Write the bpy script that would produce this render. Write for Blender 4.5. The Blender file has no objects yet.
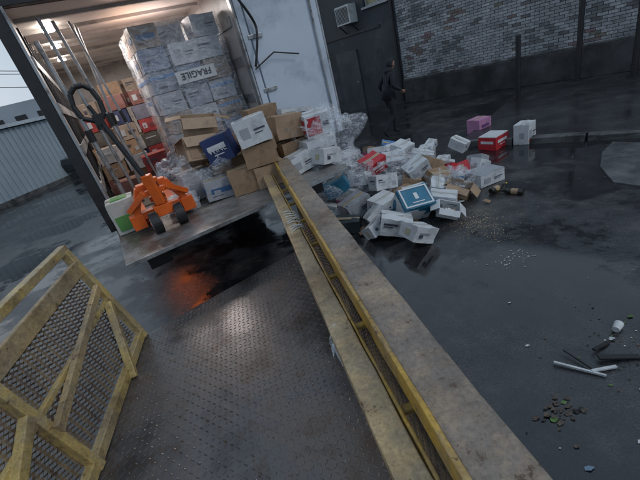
import bpy, bmesh, math, random
from mathutils import Vector, Matrix, Euler, noise
random.seed(7)
C=bpy.context.collection
def rad(a): return math.radians(a)

# ------------------------------------------------------------ materials
MATS={}
def newmat(name):
    m=bpy.data.materials.new(name); m.use_nodes=True
    nt=m.node_tree; b=nt.nodes['Principled BSDF']
    return m,nt,b
def N(nt,t,**k):
    n=nt.nodes.new(t)
    for a,v in k.items(): setattr(n,a,v)
    return n
def noise_tex(nt,scale,detail=5,rough=.6,coord='Object',vec=None):
    n=N(nt,'ShaderNodeTexNoise'); n.inputs['Scale'].default_value=scale
    n.inputs['Detail'].default_value=detail; n.inputs['Roughness'].default_value=rough
    if vec is None:
        tc=N(nt,'ShaderNodeTexCoord'); vec=tc.outputs[coord]
    nt.links.new(vec,n.inputs['Vector']); return n
def ramp(nt,src,stops):
    r=N(nt,'ShaderNodeValToRGB'); cr=r.color_ramp
    while len(cr.elements)<len(stops): cr.elements.new(.5)
    for e,(p,c) in zip(cr.elements,stops):
        e.position=p; e.color=(c[0],c[1],c[2],1) if hasattr(c,'__len__') else (c,c,c,1)
    nt.links.new(src,r.inputs[0]); return r
def mix(nt,f,a,b,mode='MIX'):
    m=N(nt,'ShaderNodeMix',data_type='RGBA',blend_type=mode)
    for i,v in ((0,f),(6,a),(7,b)):
        if hasattr(v,'type') and hasattr(v,'is_output'): nt.links.new(v,m.inputs[i])
        elif i==0: m.inputs[0].default_value=v
        else: m.inputs[i].default_value=(v[0],v[1],v[2],1)
    return m.outputs[2]
def bump(nt,b,h,strength=.3,dist=.01,prev=None):
    n=N(nt,'ShaderNodeBump'); n.inputs['Strength'].default_value=strength; n.inputs['Distance'].default_value=dist
    nt.links.new(h,n.inputs['Height'])
    if prev: nt.links.new(prev,n.inputs['Normal'])
    nt.links.new(n.outputs[0],b.inputs['Normal']); return n.outputs[0]
def mat(name,col,rough=.6,metal=0,var=.25,scale=8,bmp=.15,dirt=None,dirtpos=.55,emit=0):
    if name in MATS: return MATS[name]
    m,nt,b=newmat(name)
    n=noise_tex(nt,scale)
    lo=[x*(1-var) for x in col]; hi=[min(1,x*(1+var)) for x in col]
    r=ramp(nt,n.outputs[0],[(.3,lo),(.7,hi)])
    out=r.outputs[0]
    if dirt:
        n2=noise_tex(nt,scale*.6,8,.7)
        r2=ramp(nt,n2.outputs[0],[(dirtpos-.06,0),(dirtpos+.08,1)])
        out=mix(nt,r2.outputs[0],out,dirt)
    nt.links.new(out,b.inputs['Base Color'])
    b.inputs['Metallic'].default_value=metal
    rr=ramp(nt,n.outputs[0],[(.3,max(0,rough-.12)),(.7,min(1,rough+.12))])
    nt.links.new(rr.outputs[0],b.inputs['Roughness'])
    if bmp:
        n3=noise_tex(nt,scale*6); bump(nt,b,n3.outputs[0],bmp,.004)
    if emit:
        b.inputs['Emission Color'].default_value=(*col,1); b.inputs['Emission Strength'].default_value=emit
    MATS[name]=m; return m

def asphalt():
    m,nt,b=newmat('wet_asphalt')
    tc=N(nt,'ShaderNodeTexCoord'); v=tc.outputs['Object']
    big=noise_tex(nt,.62,9,.66,vec=v); mid=noise_tex(nt,3.2,9,.75,vec=v); fine=noise_tex(nt,85,3,.7,vec=v); pat=noise_tex(nt,.23,3,.5,vec=v)
    c1=ramp(nt,mid.outputs[0],[(.3,(.018,.019,.022)),(.5,(.036,.037,.040)),(.70,(.075,.072,.070))])
    fr=ramp(nt,fine.outputs[0],[(.35,(.45,.45,.45)),(.68,(1.7,1.7,1.7))])
    c2=mix(nt,1,c1.outputs[0],fr.outputs[0],'MULTIPLY')
    wet=ramp(nt,big.outputs[0],[(.47,(.45,.46,.48)),(.55,(1.1,1.08,1.05)),(.75,(1.5,1.45,1.4))])
    c3=mix(nt,1,c2,wet.outputs[0],'MULTIPLY')
    pr=ramp(nt,pat.outputs[0],[(.4,(.75,.76,.8)),(.6,(1.15,1.12,1.1))]); c3=mix(nt,1,c3,pr.outputs[0],'MULTIPLY')
    nt.links.new(c3,b.inputs['Base Color'])
    r1=ramp(nt,big.outputs[0],[(.46,.025),(.52,.15),(.66,.27)])
    r2=ramp(nt,mid.outputs[0],[(.40,.0),(.7,.12)])
    ad=N(nt,'ShaderNodeMath',operation='ADD'); nt.links.new(r1.outputs[0],ad.inputs[0]); nt.links.new(r2.outputs[0],ad.inputs[1])
    nt.links.new(ad.outputs[0],b.inputs['Roughness'])
    b.inputs['Specular IOR Level'].default_value=.8
    n0=N(nt,'ShaderNodeBump'); nt.links.new(mid.outputs[0],n0.inputs['Height']); n0.inputs['Distance'].default_value=.022
    rb=ramp(nt,big.outputs[0],[(.46,.02),(.55,.5)]); nt.links.new(rb.outputs[0],n0.inputs['Strength'])
    bn=N(nt,'ShaderNodeBump'); nt.links.new(fine.outputs[0],bn.inputs['Height']); nt.links.new(n0.outputs[0],bn.inputs['Normal'])
    bn.inputs['Distance'].default_value=.006
    rs=ramp(nt,big.outputs[0],[(.46,.01),(.56,.6)]); nt.links.new(rs.outputs[0],bn.inputs['Strength'])
    nt.links.new(bn.outputs[0],b.inputs['Normal'])
    return m
def deckmat():
    m,nt,b=newmat('wet_steel_plate')
    n=noise_tex(nt,1.5,9,.68); n2=noise_tex(nt,8,8,.75)
    c1=ramp(nt,n.outputs[0],[(.34,(.045,.040,.038)),(.5,(.12,.11,.108)),(.62,(.14,.115,.10)),(.72,(.10,.065,.045))])
    c2=ramp(nt,n2.outputs[0],[(.52,(0,0,0)),(.68,(.85,.85,.85))])
    o=mix(nt,c2.outputs[0],c1.outputs[0],(.085,.050,.032))
    nt.links.new(o,b.inputs['Base Color']); b.inputs['Metallic'].default_value=.4
    b.inputs['Specular IOR Level'].default_value=.8
    r=ramp(nt,n.outputs[0],[(.36,.08),(.48,.22),(.65,.42)]); nt.links.new(r.outputs[0],b.inputs['Roughness'])
    bump(nt,b,n2.outputs[0],.3,.006); return m
def yellowmat(name,base,worn,rust,p1=.5,p2=.62,stretch=1):
    m,nt,b=newmat(name)
    tc=N(nt,'ShaderNodeTexCoord'); v=tc.outputs['Object']
    n=noise_tex(nt,3.5,10,.78,vec=v); n2=noise_tex(nt,15,10,.82,vec=v); n3=noise_tex(nt,60,4,.7,vec=v); n4=noise_tex(nt,1.5,8,.75,vec=v)
    r1=ramp(nt,n.outputs[0],[(p1-.05,0),(p1+.05,1)]); r2=ramp(nt,n2.outputs[0],[(p2-.04,0),(p2+.02,1)])
    a=mix(nt,r1.outputs[0],base,worn)
    r4=ramp(nt,n4.outputs[0],[(.38,(1.15,1.12,1.05)),(.52,(.85,.82,.8)),(.62,(.48,.44,.42))]); a=mix(nt,1,a,r4.outputs[0],'MULTIPLY')
    a=mix(nt,r2.outputs[0],a,rust)
    r3=ramp(nt,n3.outputs[0],[(.3,(.62,.62,.62)),(.7,(1.22,1.22,1.22))])
    a=mix(nt,1,a,r3.outputs[0],'MULTIPLY')
    nt.links.new(a,b.inputs['Base Color'])
    rr=ramp(nt,n.outputs[0],[(.3,.25),(.7,.5)]); nt.links.new(rr.outputs[0],b.inputs['Roughness'])
    bump(nt,b,n2.outputs[0],.5,.006); return m
def filmmat(name='stretch_film',lo=.08,hi=.5,scale=5,tint=(.75,.78,.84)):
    m,nt,b=newmat(name)
    tc=N(nt,'ShaderNodeTexCoord'); mp=N(nt,'ShaderNodeMapping'); nt.links.new(tc.outputs['Object'],mp.inputs[0])
    mp.inputs['Scale'].default_value=(1,1,2.2)
    n=noise_tex(nt,scale,5,.6,vec=mp.outputs[0]); n.inputs['Distortion'].default_value=1.2
    sb=N(nt,'ShaderNodeMath',operation='SUBTRACT'); nt.links.new(n.outputs[0],sb.inputs[0]); sb.inputs[1].default_value=.5
    ab=N(nt,'ShaderNodeMath',operation='ABSOLUTE'); nt.links.new(sb.outputs[0],ab.inputs[0])
    r=ramp(nt,ab.outputs[0],[(0,hi),(.02,(lo+hi)*.4),(.07,lo)])
    b.inputs['Base Color'].default_value=(*tint,1); b.inputs['Roughness'].default_value=.15
    b.inputs['Specular IOR Level'].default_value=.8
    bump(nt,b,n.outputs[0],.7,.03)
    tr=N(nt,'ShaderNodeBsdfTransparent'); ms=N(nt,'ShaderNodeMixShader')
    nt.links.new(r.outputs[0],ms.inputs[0]); nt.links.new(tr.outputs[0],ms.inputs[1]); nt.links.new(b.outputs[0],ms.inputs[2])
    nt.links.new(ms.outputs[0],nt.nodes['Material Output'].inputs['Surface']); return m
ASPH=asphalt(); DECK=deckmat(); FILMP=filmmat('pallet_film',.14,.5,4); FILM=filmmat('loose_film',.12,.6,6); FILM2=filmmat('film_dense',.2,.8,7)
YEL=yellowmat('worn_yellow_paint',(.52,.33,.06),(.38,.27,.12),(.06,.03,.018),.53,.60)
CREAM=yellowmat('weathered_cream_paint',(.34,.265,.19),(.25,.215,.185),(.085,.05,.03),.48,.585)
CREAMY=yellowmat('weathered_yellow_cream',(.47,.35,.19),(.36,.29,.19),(.08,.045,.025),.50,.60)
YEL2=yellowmat('yellow_frame_paint',(.52,.39,.15),(.40,.32,.19),(.07,.035,.02),.50,.6)
MESHM=yellowmat('mesh_yellow',(.22,.16,.09),(.14,.10,.08),(.05,.03,.02),.5,.57)
DARKST=mat('dark_steel',(.03,.03,.033),.45,.4)
GALV=mat('galvanised_steel',(.35,.36,.37),.4,.7,dirt=(.12,.1,.09),dirtpos=.58)
BLACK=mat('black_rubber',(.012,.012,.013),.5)
WHITEP=mat('white_truck_paint',(.50,.56,.64),.32,0,.06,1.5,.05,dirt=(.33,.37,.43),dirtpos=.58)

# ------------------------------------------------------------ mesh builder
class MB:
    def __init__(s): s.v=[];s.f=[];s.m=[];s.mats=[]
    def mi(s,m):
        if m not in s.mats: s.mats.append(m)
        return s.mats.index(m)
    def add(s,vs,fs,m):
        o=len(s.v); s.v+= [tuple(x) for x in vs]; i=s.mi(m)
        for f in fs: s.f.append([o+a for a in f]); s.m.append(i)
    def box(s,c,d,m,R=None,jit=0):
        c=Vector(c); vs=[]
        for z in(-.5,.5):
            for y in(-.5,.5):
                for x in(-.5,.5):
                    q=Vector((x*d[0],y*d[1],z*d[2]))
                    if jit: q+=Vector([random.uniform(-jit,jit) for _ in range(3)])
                    if R is not None: q=R@q
                    vs.append(c+q)
        s.add(vs,[(0,2,3,1),(4,5,7,6),(0,1,5,4),(2,6,7,3),(0,4,6,2),(1,3,7,5)],m)
    def beam(s,a,b,w,h,m,up=(0,0,1)):
        a=Vector(a);b=Vector(b);d=(b-a).normalized(); r=d.cross(Vector(up))
        if r.length<1e-3: r=d.cross(Vector((1,0,0)))
        r.normalize(); u=r.cross(d)
        vs=[]
        for q in(a,b):
            for i,j in((-1,-1),(1,-1),(1,1),(-1,1)): vs.append(q+r*w/2*i+u*h/2*j)
        s.add(vs,[(0,1,2,3),(7,6,5,4),(0,4,5,1),(1,5,6,2),(2,6,7,3),(3,7,4,0)],m)
    def cyl(s,a,b,r,m,n=12,r2=None):
        a=Vector(a);b=Vector(b);d=(b-a).normalized(); r2=r if r2 is None else r2
        t=Vector((0,0,1)) if abs(d.z)<.9 else Vector((1,0,0))
        x=d.cross(t).normalized(); y=d.cross(x)
        vs=[];
        for q,rr in((a,r),(b,r2)):
            for i in range(n):
                g=2*math.pi*i/n; vs.append(q+x*rr*math.cos(g)+y*rr*math.sin(g))
        fs=[(i,(i+1)%n,n+(i+1)%n,n+i) for i in range(n)]+[tuple(range(n))[::-1],tuple(range(n,2*n))]
        s.add(vs,fs,m)
    def tube(s,pts,r,m,n=8):
        for a,b in zip(pts[:-1],pts[1:]): s.cyl(a,b,r,m,n)
    def obj(s,name,parent=None,loc=(0,0,0),rot=(0,0,0),bevel=0,smooth=False):
        me=bpy.data.meshes.new(name); me.from_pydata(s.v,[],s.f)
        for m in s.mats: me.materials.append(m)
        for p,i in zip(me.polygons,s.m): p.material_index=i; p.use_smooth=smooth
        bm=bmesh.new(); bm.from_mesh(me); bmesh.ops.recalc_face_normals(bm,faces=bm.faces); bm.to_mesh(me); bm.free()
        o=bpy.data.objects.new(name,me); C.objects.link(o); o.location=loc; o.rotation_euler=rot
        if parent: o.parent=parent
        if bevel:
            b=o.modifiers.new('bevel','BEVEL'); b.width=bevel; b.segments=2; b.limit_method='ANGLE'
        return o
def empty(name,loc,rz=0):
    e=bpy.data.objects.new(name,None); C.objects.link(e); e.location=loc; e.rotation_euler=(0,0,rz); e.empty_display_size=.2; return e

# ------------------------------------------------------------ world & sun
w=bpy.data.worlds.new('World'); bpy.context.scene.world=w; w.use_nodes=True
nt=w.node_tree; bg=nt.nodes['Background']
sky=N(nt,'ShaderNodeTexSky',sky_type='NISHITA'); sky.sun_disc=False
sky.sun_elevation=rad(14); sky.sun_rotation=rad(-60); sky.dust_density=3; sky.air_density=1.3
hs=N(nt,'ShaderNodeHueSaturation'); hs.inputs['Saturation'].default_value=.4
nt.links.new(sky.outputs[0],hs.inputs['Color'])
mx=mix(nt,.85,hs.outputs[0],(4.3,5.5,6.9))
nt.links.new(mx,bg.inputs[0]); bg.inputs[1].default_value=.1
sd=bpy.data.lights.new('sun','SUN'); sd.energy=.6; sd.angle=rad(20); sd.color=(1,.96,.92)
so=bpy.data.objects.new('sun',sd); C.objects.link(so); so.rotation_euler=(rad(50),0,rad(60))

# ------------------------------------------------------------ camera
p=rad(26.1); c_,s_=.9622,.2722
R0=Vector((1,0,0)); U0=Vector((0,math.sin(p),math.cos(p))); Fw=Vector((0,math.cos(p),-math.sin(p)))
X=R0*c_-U0*s_; Y=R0*s_+U0*c_
cam=bpy.data.cameras.new('camera'); co=bpy.data.objects.new('camera',cam); C.objects.link(co)
M=Matrix((X,Y,-Fw)).transposed().to_4x4(); M.translation=(0,0,2.1); co.matrix_world=M
cam.sensor_width=36; cam.lens=36*355/640; cam.clip_end=600; cam.clip_start=.02
bpy.context.scene.camera=co
bpy.context.scene.view_settings.view_transform='Standard'

# ------------------------------------------------------------ ground
me=bpy.data.meshes.new('ground'); me.from_pydata([(-250,-250,0),(250,-250,0),(250,250,0),(-250,250,0)],[],[(0,1,2,3)])
me.materials.append(ASPH); g=bpy.data.objects.new('ground',me); C.objects.link(g)

WA=math.atan2(-.729,.685)
def W2(x,y,z=0):
    o=Vector((4.35,13.1,0)); return o+Vector((.685*x+.729*y,-.729*x+.685*y,z))
PAVE=mat('wet_pavement',(.036,.037,.040),.24,0,.5,2.2,.4,dirt=(.018,.018,.02),dirtpos=.52)
KERB=mat('kerb_stone',(.10,.10,.10),.4,0,.4,4,.5,dirt=(.035,.035,.035),dirtpos=.52)
mb=MB()
mb.box((6.9+4.0,-3.0,.045),(14,4.6,.09),PAVE)
pv=mb.obj('pavement',None,(4.35,13.1,0),(0,0,WA),.01)
mb=MB()
x=4.0
while x<16:
    L=random.uniform(.7,1.1)
    mb.box((x+L/2,-5.38+random.uniform(-.03,.03),.045+random.uniform(-.015,.01)),(L-.02,.15,.115),KERB,jit=.012); x+=L
mb.obj('kerb',None,(4.35,13.1,0),(0,0,WA),.016)
mb=MB()
SL=mat('concrete_patch',(.10,.105,.11),.3,0,.4,3,.4,dirt=(.05,.05,.052),dirtpos=.55)
P=[(4.5,4.75),(4.12,4.5),(3.75,4.1),(3.5,3.62),(3.62,3.3),(3.9,3.0),(4.3,2.5),(5.2,3.4)]
n_=len(P)
mb.add([(a,b_,.02) for a,b_ in P]+[(a,b_,-.02) for a,b_ in P],[tuple(range(n_))]+[(i,(i+1)%n_,n_+(i+1)%n_,n_+i) for i in range(n_)],SL)
mb.obj('concrete_slab',bevel=.008)

# ------------------------------------------------------------ brick building
bb=empty('brick_building',(4.35,13.1,0),WA)
m,nt,b=newmat('painted_brick')
at=N(nt,'ShaderNodeVertexColor'); at.layer_name='bc'
n=noise_tex(nt,1.3,8,.7); n2=noise_tex(nt,22,6,.7)
r=ramp(nt,n.outputs[0],[(.35,(.60,.60,.62)),(.65,(1.1,1.1,1.1))])
r2=ramp(nt,n2.outputs[0],[(.35,(.65,.65,.65)),(.65,(1.2,1.2,1.2))])
o=mix(nt,1,at.outputs[0],r.outputs[0],'MULTIPLY'); o=mix(nt,1,o,r2.outputs[0],'MULTIPLY')
nt.links.new(o,b.inputs['Base Color']); b.inputs['Roughness'].default_value=.75; bump(nt,b,n2.outputs[0],.5,.006)
BR=m
MORT=mat('old_mortar',(.17,.165,.16),.85,0,.3,6,.4)
vs=[];fs=[];cols=[]
L0,L1,Z0,Z1=.0,13.0,.75,5.4
z=Z0;row=0
while z<Z1:
    x=L0-(.11 if row%2 else 0)
    while x<L1:
        a=max(x,L0);e=min(x+.208,L1)
        if e-a>.03:
            nz=noise.noise(Vector((x*.9,z*1.3,3)))+.5*noise.noise(Vector((x*3,z*3,9)))
            t=random.random()
            if nz>.38 and t<.6: col=(random.uniform(.17,.24),random.uniform(.14,.18),random.uniform(.13,.16))
            elif nz<-.30 and t<.6: col=(.19,.19,.195)
            elif t<.05: col=(.16,.15,.15)
            else:
                k=random.uniform(.30,.46); col=(k*.98,k,k*1.03)
            d=.013+random.uniform(-.006,.006); o0=len(vs)
            for yy in(-d,.03):
                for zz in(z,z+.063):
                    for xx in(a,e): vs.append((xx,yy,zz+random.uniform(-.002,.002)))
            fs+=[tuple(o0+i for i in f) for f in((0,1,3,2),(0,4,5,1),(2,3,7,6),(0,2,6,4),(1,5,7,3))]
            cols+=[col]*5
        x+=.22
    z+=.075;row+=1
me=bpy.data.meshes.new('brickwork'); me.from_pydata(vs,[],fs); ca=me.color_attributes.new('bc','FLOAT_COLOR','CORNER')
for pz,cc in zip(me.polygons,cols):
    for l in pz.loop_indices: ca.data[l].color=(*cc,1)
me.materials.append(BR); bo=bpy.data.objects.new('brickwork',me); C.objects.link(bo); bo.parent=bb
DKW=mat('dark_rendered_wall',(.035,.04,.046),.6,0,.45,1.5,.3,dirt=(.065,.07,.075),dirtpos=.57)
DKW2=mat('dark_plinth',(.045,.045,.048),.5,0,.5,2,.4,dirt=(.02,.02,.02),dirtpos=.52)
mb=MB()
mb.box((6.5,.25,2.7),(13,.44,5.4),MORT)
mb.obj('wall_core',bb)
mb=MB()
mb.box((6.5,-.06,.37),(13,.14,.74),DKW2)
mb.box((6.5,-.03,.765),(13,.10,.05),KERB)
mb.obj('plinth',bb,bevel=.01)
mb=MB()
def wall_with_hole(mb,x0,x1,z0,z1,hx0,hx1,hz0,hz1,y,t,m):
    mb.box(((x0+hx0)/2,y+t/2,(z0+z1)/2),(hx0-x0,t,z1-z0),m)
    mb.box(((hx1+x1)/2,y+t/2,(z0+z1)/2),(x1-hx1,t,z1-z0),m)
    mb.box(((hx0+hx1)/2,y+t/2,(z0+hz0)/2),(hx1-hx0,t,hz0-z0),m)
    mb.box(((hx0+hx1)/2,y+t/2,(hz1+z1)/2),(hx1-hx0,t,z1-hz1),m)
wall_with_hole(mb,-9,-.001,0,5.4,-1.15,-.25,3.25,4.6,.0,.4,DKW)
mb.obj('dark_wall',bb)
mb=MB(); GL=mat('window_glass',(.30,.27,.14),.1,0,.1,2,0)
mb.box((-.7,.2,3.92),(.88,.02,1.33),GL)
FR=mat('window_frame',(.35,.35,.36),.5)
for xx in(-1.13,-.7,-.27): mb.box((xx,.15,3.92),(.05,.06,1.33),FR)
for zz in(3.28,3.9,4.57): mb.box((-.7,.14,zz),(.9,.06,.05),FR)
mb.box((-.7,-.03,3.22),(1.0,.14,.06),FR)
mb.obj('window',bb)
mb=MB(); ACM=mat('ac_casing',(.50,.52,.52),.5,0,.12,4,.05,dirt=(.2,.18,.15),dirtpos=.6)
mb.box((0,0,0),(.58,.45,.56),ACM)
mb.box((-.02,-.228,0),(.5,.006,.46),DARKST)
for i in range(13): mb.box((-.02,-.236,-.21+i*.035),(.48,.012,.010),ACM)
for i in range(8): mb.box((-.296,.0,-.18+i*.05),(.012,.3,.02),DARKST)
mb.beam((-.25,.2,-.55),(-.25,-.18,-.29),.03,.03,DARKST); mb.beam((.25,.2,-.55),(.25,-.18,-.29),.03,.03,DARKST)
q=W2(-1.75,-.22,3.2); mb.obj('air_conditioner',None,q,(0,0,WA),.012)
mb=MB()
mb.cyl((-.12,-.07,.1),(-.12,-.07,5.3),.05,DARKST); mb.beam((-3.2,-.03,0),(-3.2,-.03,5.3),.1,.06,DKW2,(0,1,0))
mb.box((-5,-.02,1.1),(1.1,.05,2.2),DKW2); mb.box((-1.9,-.02,2.6),(2.5,.05,.08),DKW2)
mb.box((-2.2,-.025,1.05),(.95,.05,2.1),mat('steel_door',(.055,.06,.065),.4,0,.2,2,.2)); mb.box((-1.85,-.07,1.0),(.1,.03,.03),GALV)
mb.obj('wall_pipes',bb)

def post(x,y,h,r,name='steel_post'):
    mb=MB(); mb.cyl((0,0,0),(0,0,h),r,DARKST,16); mb.cyl((0,0,0),(0,0,.02),r*1.9,DARKST,16)
    if h<2: mb.cyl((0,0,h),(0,0,h+.03),r*1.1,DARKST,16,r*.5)
    mb.obj(name,None,(x,y,.09))
post(5.55,8.6,1.38,.055); post(7.14,8.73,4.2,.06); post(7.62,7.72,4.2,.06)

# ------------------------------------------------------------ left background
m,nt,b=newmat('corrugated_cladding'); n=noise_tex(nt,.5,5)
r=ramp(nt,n.outputs[0],[(.3,(.25,.31,.35)),(.7,(.34,.40,.44))]); nt.links.new(r.outputs[0],b.inputs['Base Color']); b.inputs['Roughness'].default_value=.5
CLAD=m
sh=empty('industrial_shed',(-12.1,14.9,0),math.atan2(4.1,1.3))
mb=MB(); x=-16
while x<40:
    mb.box((x+.1,0.0,1.42),(.14,.06,2.75),CLAD); mb.box((x+.23,.03,1.42),(.12,.06,2.75),CLAD); x+=.26
mb.obj('cladding',sh)
mb=MB(); mb.box((12,2.1,1.4),(56,4,2.8),mat('shed_body',(.3,.36,.4),.6)); mb.box((12,2,2.9),(56.4,4.4,.14),mat('shed_roof',(.42,.47,.5),.4)); mb.box((12,.02,.1),(56,.16,.2),KERB)
mb.obj('body',sh)
mb=MB(); DB=mat('distant_wall',(.30,.34,.38),.7,0,.1,.2,0)
mb.box((0,0,4),(30,16,8),DB)
for i in range(9):
    for j in range(2): mb.box((-13+i*3.2,-8.03,2.5+j*3),(1.6,.08,1.3),DARKST)
mb.obj('distant_warehouse',None,(-48,72,0),(0,0,.5))
mb=MB(); WD=mat('pole_wood',(.09,.07,.055),.8)
mb.cyl((0,0,0),(0,0,8),.13,WD,12,.09); mb.beam((-1,0,7.4),(1,0,7.4),.1,.1,WD)
for i in(-.9,-.45,.45,.9): mb.cyl((i,0,7.45),(i,0,7.6),.03,GALV)
mb.obj('utility_pole',None,(-21,30,0))
mb=MB()
for k,(z0,z1) in enumerate(((7.6,7.0),(7.6,6.6),(6.2,5.8))):
    pts=[]
    for i in range(21):
        t=i/20; pts.append((-21.9+k*.9+t*(-24),30-t*14,z0+(z1-z0)*t-1.0*4*t*(1-t)))
    mb.tube(pts,.03,BLACK,5)
    pts=[]
    for i in range(21):
        t=i/20; pts.append((-21.9+k*.9+t*12,30+t*30,z0-1.0*4*t*(1-t)))
    mb.tube(pts,.03,BLACK,5)
mb.obj('overhead_wires')
def car(loc,rz,col):
    mb=MB(); P=mat('car_paint',col,.25,.3,.05,2,0); G=mat('car_glass',(.02,.025,.03),.08,0,.05,2,0)
    prof=[(-2.1,.35),(-2.15,.7),(-2.05,.95),(-1.5,1.0),(-1.05,1.42),(.35,1.45),(1.05,1.0),(1.9,.88),(2.12,.65),(2.1,.35)]
    n=len(prof); vs=[]
    for y in(-.85,.85):
        for (a,z) in prof:
            yy=y*(.82 if z>1.2 else 1); vs.append((a,yy,z))
    mb.add(vs,[tuple(range(n))[::-1],tuple(range(n,2*n))]+[(i,(i+1)%n,n+(i+1)%n,n+i) for i in range(n)],P)
    for y in(-1,1):
        mb.add([(-1.3,y*.845,1.0),(-1.0,y*.73,1.36),(.3,y*.73,1.38),(.85,y*.845,1.0)],[(0,1,2,3)],G)
    mb.add([(-1.58,-.7,1.0),(-1.58,.7,1.0),(-1.1,.62,1.38),(-1.1,-.62,1.38)],[(0,1,2,3)],G)
    mb.add([(1.08,-.7,1.02),(1.08,.7,1.02),(.42,.62,1.4),(.42,-.62,1.4)],[(0,1,2,3)],G)
    for a in(-1.3,1.35):
        for y in(-.8,.8): mb.cyl((a,y-.1,.32),(a,y+.1,.32),.32,BLACK,20)
    mb.obj('parked_car',None,loc,(0,0,rz),.03)
car((-9.9,20.2,0),1.25,(.04,.045,.05))

# ------------------------------------------------------------ lift deck with diamond plate
D=Vector((-.115,.993,0)); Nn=Vector((.993,.115,0)); DZ=.5
def DK(off,along,z): return Nn*off+D*along+Vector((0,0,z))
def front_y(x): return 2.45+(x+1.59)*.547
mb=MB()
pl=[DK(-1.35,-2.2,DZ),DK(.34,-2.2,DZ),Vector((.02,front_y(.02),DZ)),Vector((-1.63,front_y(-1.63),DZ))]
vs=pl+[q-Vector((0,0,.07)) for q in pl]
mb.add(vs,[(0,1,2,3),(4,7,6,5),(0,4,5,1),(1,5,6,2),(2,6,7,3),(3,7,4,0)],DECK)
sp=.044; tv=[];tf=[]
j=0; al=-.6
while al<3.3:
    i=0; off=-1.33
    while off<.33:
        q=DK(off,al,DZ)
        if q.y<front_y(q.x)-.04 and q.x<.25:
            a=(math.pi/4 if (i+j)%2 else -math.pi/4)+random.uniform(-.03,.03); dx=(Nn*math.cos(a)+D*math.sin(a)); dy=Vector((-dx.y,dx.x,0)); o0=len(tv)
            wear=.5+.9*noise.noise(q*1.7)
            hh=.0032*random.uniform(.6,1.1)*max(.12,.25+.9*wear)
            for L,wd,h in((.017,.0,0),(.0,.0055,0),(-.017,0,0),(0,-.0055,0)): tv.append(q+dx*L+dy*wd+Vector((0,0,.0003)))
            tv.append(q+dx*.009+Vector((0,0,hh))); tv.append(q-dx*.009+Vector((0,0,hh)))
            tf+=[(o0,o0+1,o0+4),(o0+1,o0+5,o0+4),(o0+1,o0+2,o0+5),(o0+2,o0+3,o0+5),(o0+3,o0+4,o0+5),(o0+3,o0,o0+4)]
        off+=sp*.78; i+=1
    al+=sp*.78; j+=1
mb.add(tv,tf,DECK)
mb.beam(DK(-1.2,-2.1,.25),DK(-1.2,2.1,.25),.12,.3,DARKST); mb.beam(DK(.2,-2.1,.25),DK(.2,2.6,.25),.12,.3,DARKST)
mb.box((-.6,.4,.12),(1.1,3.2,.2),DARKST)
mb.obj('dock_lift_platform')

def lattice(mb,O,ux,uy,Lx,Ly,cx,cy,wd,m,nrm):
    nx=int(Lx/cx); ny=int(Ly/cy)
    for i in range(nx):
        for j in range(ny):
            cc=O+ux*(i+.5)*cx+uy*(j+.5)*cy
            P=[cc+ux*cx/2,cc+uy*cy/2,cc-ux*cx/2,cc-uy*cy/2]
            for k in range(4):
                a,b_=P[k],P[(k+1)%4]; d=(b_-a).normalized(); s=d.cross(nrm).normalized()*wd/2
                h=nrm*.003*(1 if k%2 else -1)
                mb.add([a-s+h,a+s-h,b_+s-h,b_-s+h],[(0,1,2,3)],m)

mb=MB()
a0,a1=-.9,4.2
def dented(mb,off0,off1,z,w,h,m,n=26,amp=.004):
    vs=[];fs=[]
    for i in range(n+1):
        t=i/n; al=a0+(a1-a0)*t; of=off0+(off1-off0)*t
        for (sx,sz) in((-1,-1),(1,-1),(1,1),(-1,1)):
            vs.append(DK(of+sx*w/2+random.uniform(-amp,amp),al,z+sz*h/2+random.uniform(-amp,amp)*.6))
    for i in range(n):
        for k in range(4): fs.append((i*4+k,i*4+(k+1)%4,i*4+4+(k+1)%4,i*4+4+k))
    fs+=[(0,1,2,3),(n*4+3,n*4+2,n*4+1,n*4)]
    mb.add(vs,fs,m)
dented(mb,.308,.303,1.14,.155,.12,CREAM,44,.0028)
dented(mb,.222,.219,1.165,.018,.10,YEL,44,.002)
a1=4.1
dented(mb,.140,.085,1.075,.095,.05,CREAMY,44,.0026)
dented(mb,.198,.146,1.055,.014,.075,YEL,44,.0018)
a1=4.2
for al in(-.5,.4,1.3,2.2): mb.beam(DK(.27,al,.5),DK(.27,al,1.08),.06,.06,YEL,(0,1,0))
mb.beam(DK(.26,a0,.56),DK(.26,2.4,.56),.05,.1,YEL)
lattice(mb,DK(.235,-.8,.6),D,Vector((0,0,1)),3.9,.46,.05,.024,.008,MESHM,Nn)
for al in [x*.45-.6 for x in range(10)]: mb.beam(DK(.14,al,1.05),DK(.29,al,1.05),.03,.02,YEL)
gr=mb.obj('guard_rail',bevel=.006)

mb=MB()
def G(al,z,o=0): return DK(-1.30-.19*(z-.5)+o,al,z)
F1,F0,FN=2.60,1.49,.30
for al in(F1,F0,FN): mb.beam(G(al,.50),G(al,1.37),.06,.05,YEL2,(0,1,0))
mb.beam(G(-.3,1.385),G(F1+.03,1.385),.055,.055,YEL2)
mb.beam(G(-.3,1.235,.01),G(F1,1.235,.01),.03,.11,CREAMY)
mb.beam(G(-.3,.93),G(F1,.93),.03,.035,YEL2)
mb.beam(G(2.55,1.06,.035),G(F0,.84,.035),.035,.06,CREAMY)
mb.beam(G(2.52,.93,.03),G(2.13,.5,.03),.05,.055,YEL2)
mb.beam(G(-.3,.54),G(F1+.03,.54),.05,.07,YEL2)
mb.beam(G(1.45,1.0,.03),G(.5,.58,.03),.045,.06,YEL2)
lattice(mb,G(-.2,.58,-.02),D,(G(0,1)-G(0,0)).normalized(),2.76,.62,.055,.026,.0105,MESHM,Nn)
mb.obj('guard_gate',bevel=.005)

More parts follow.
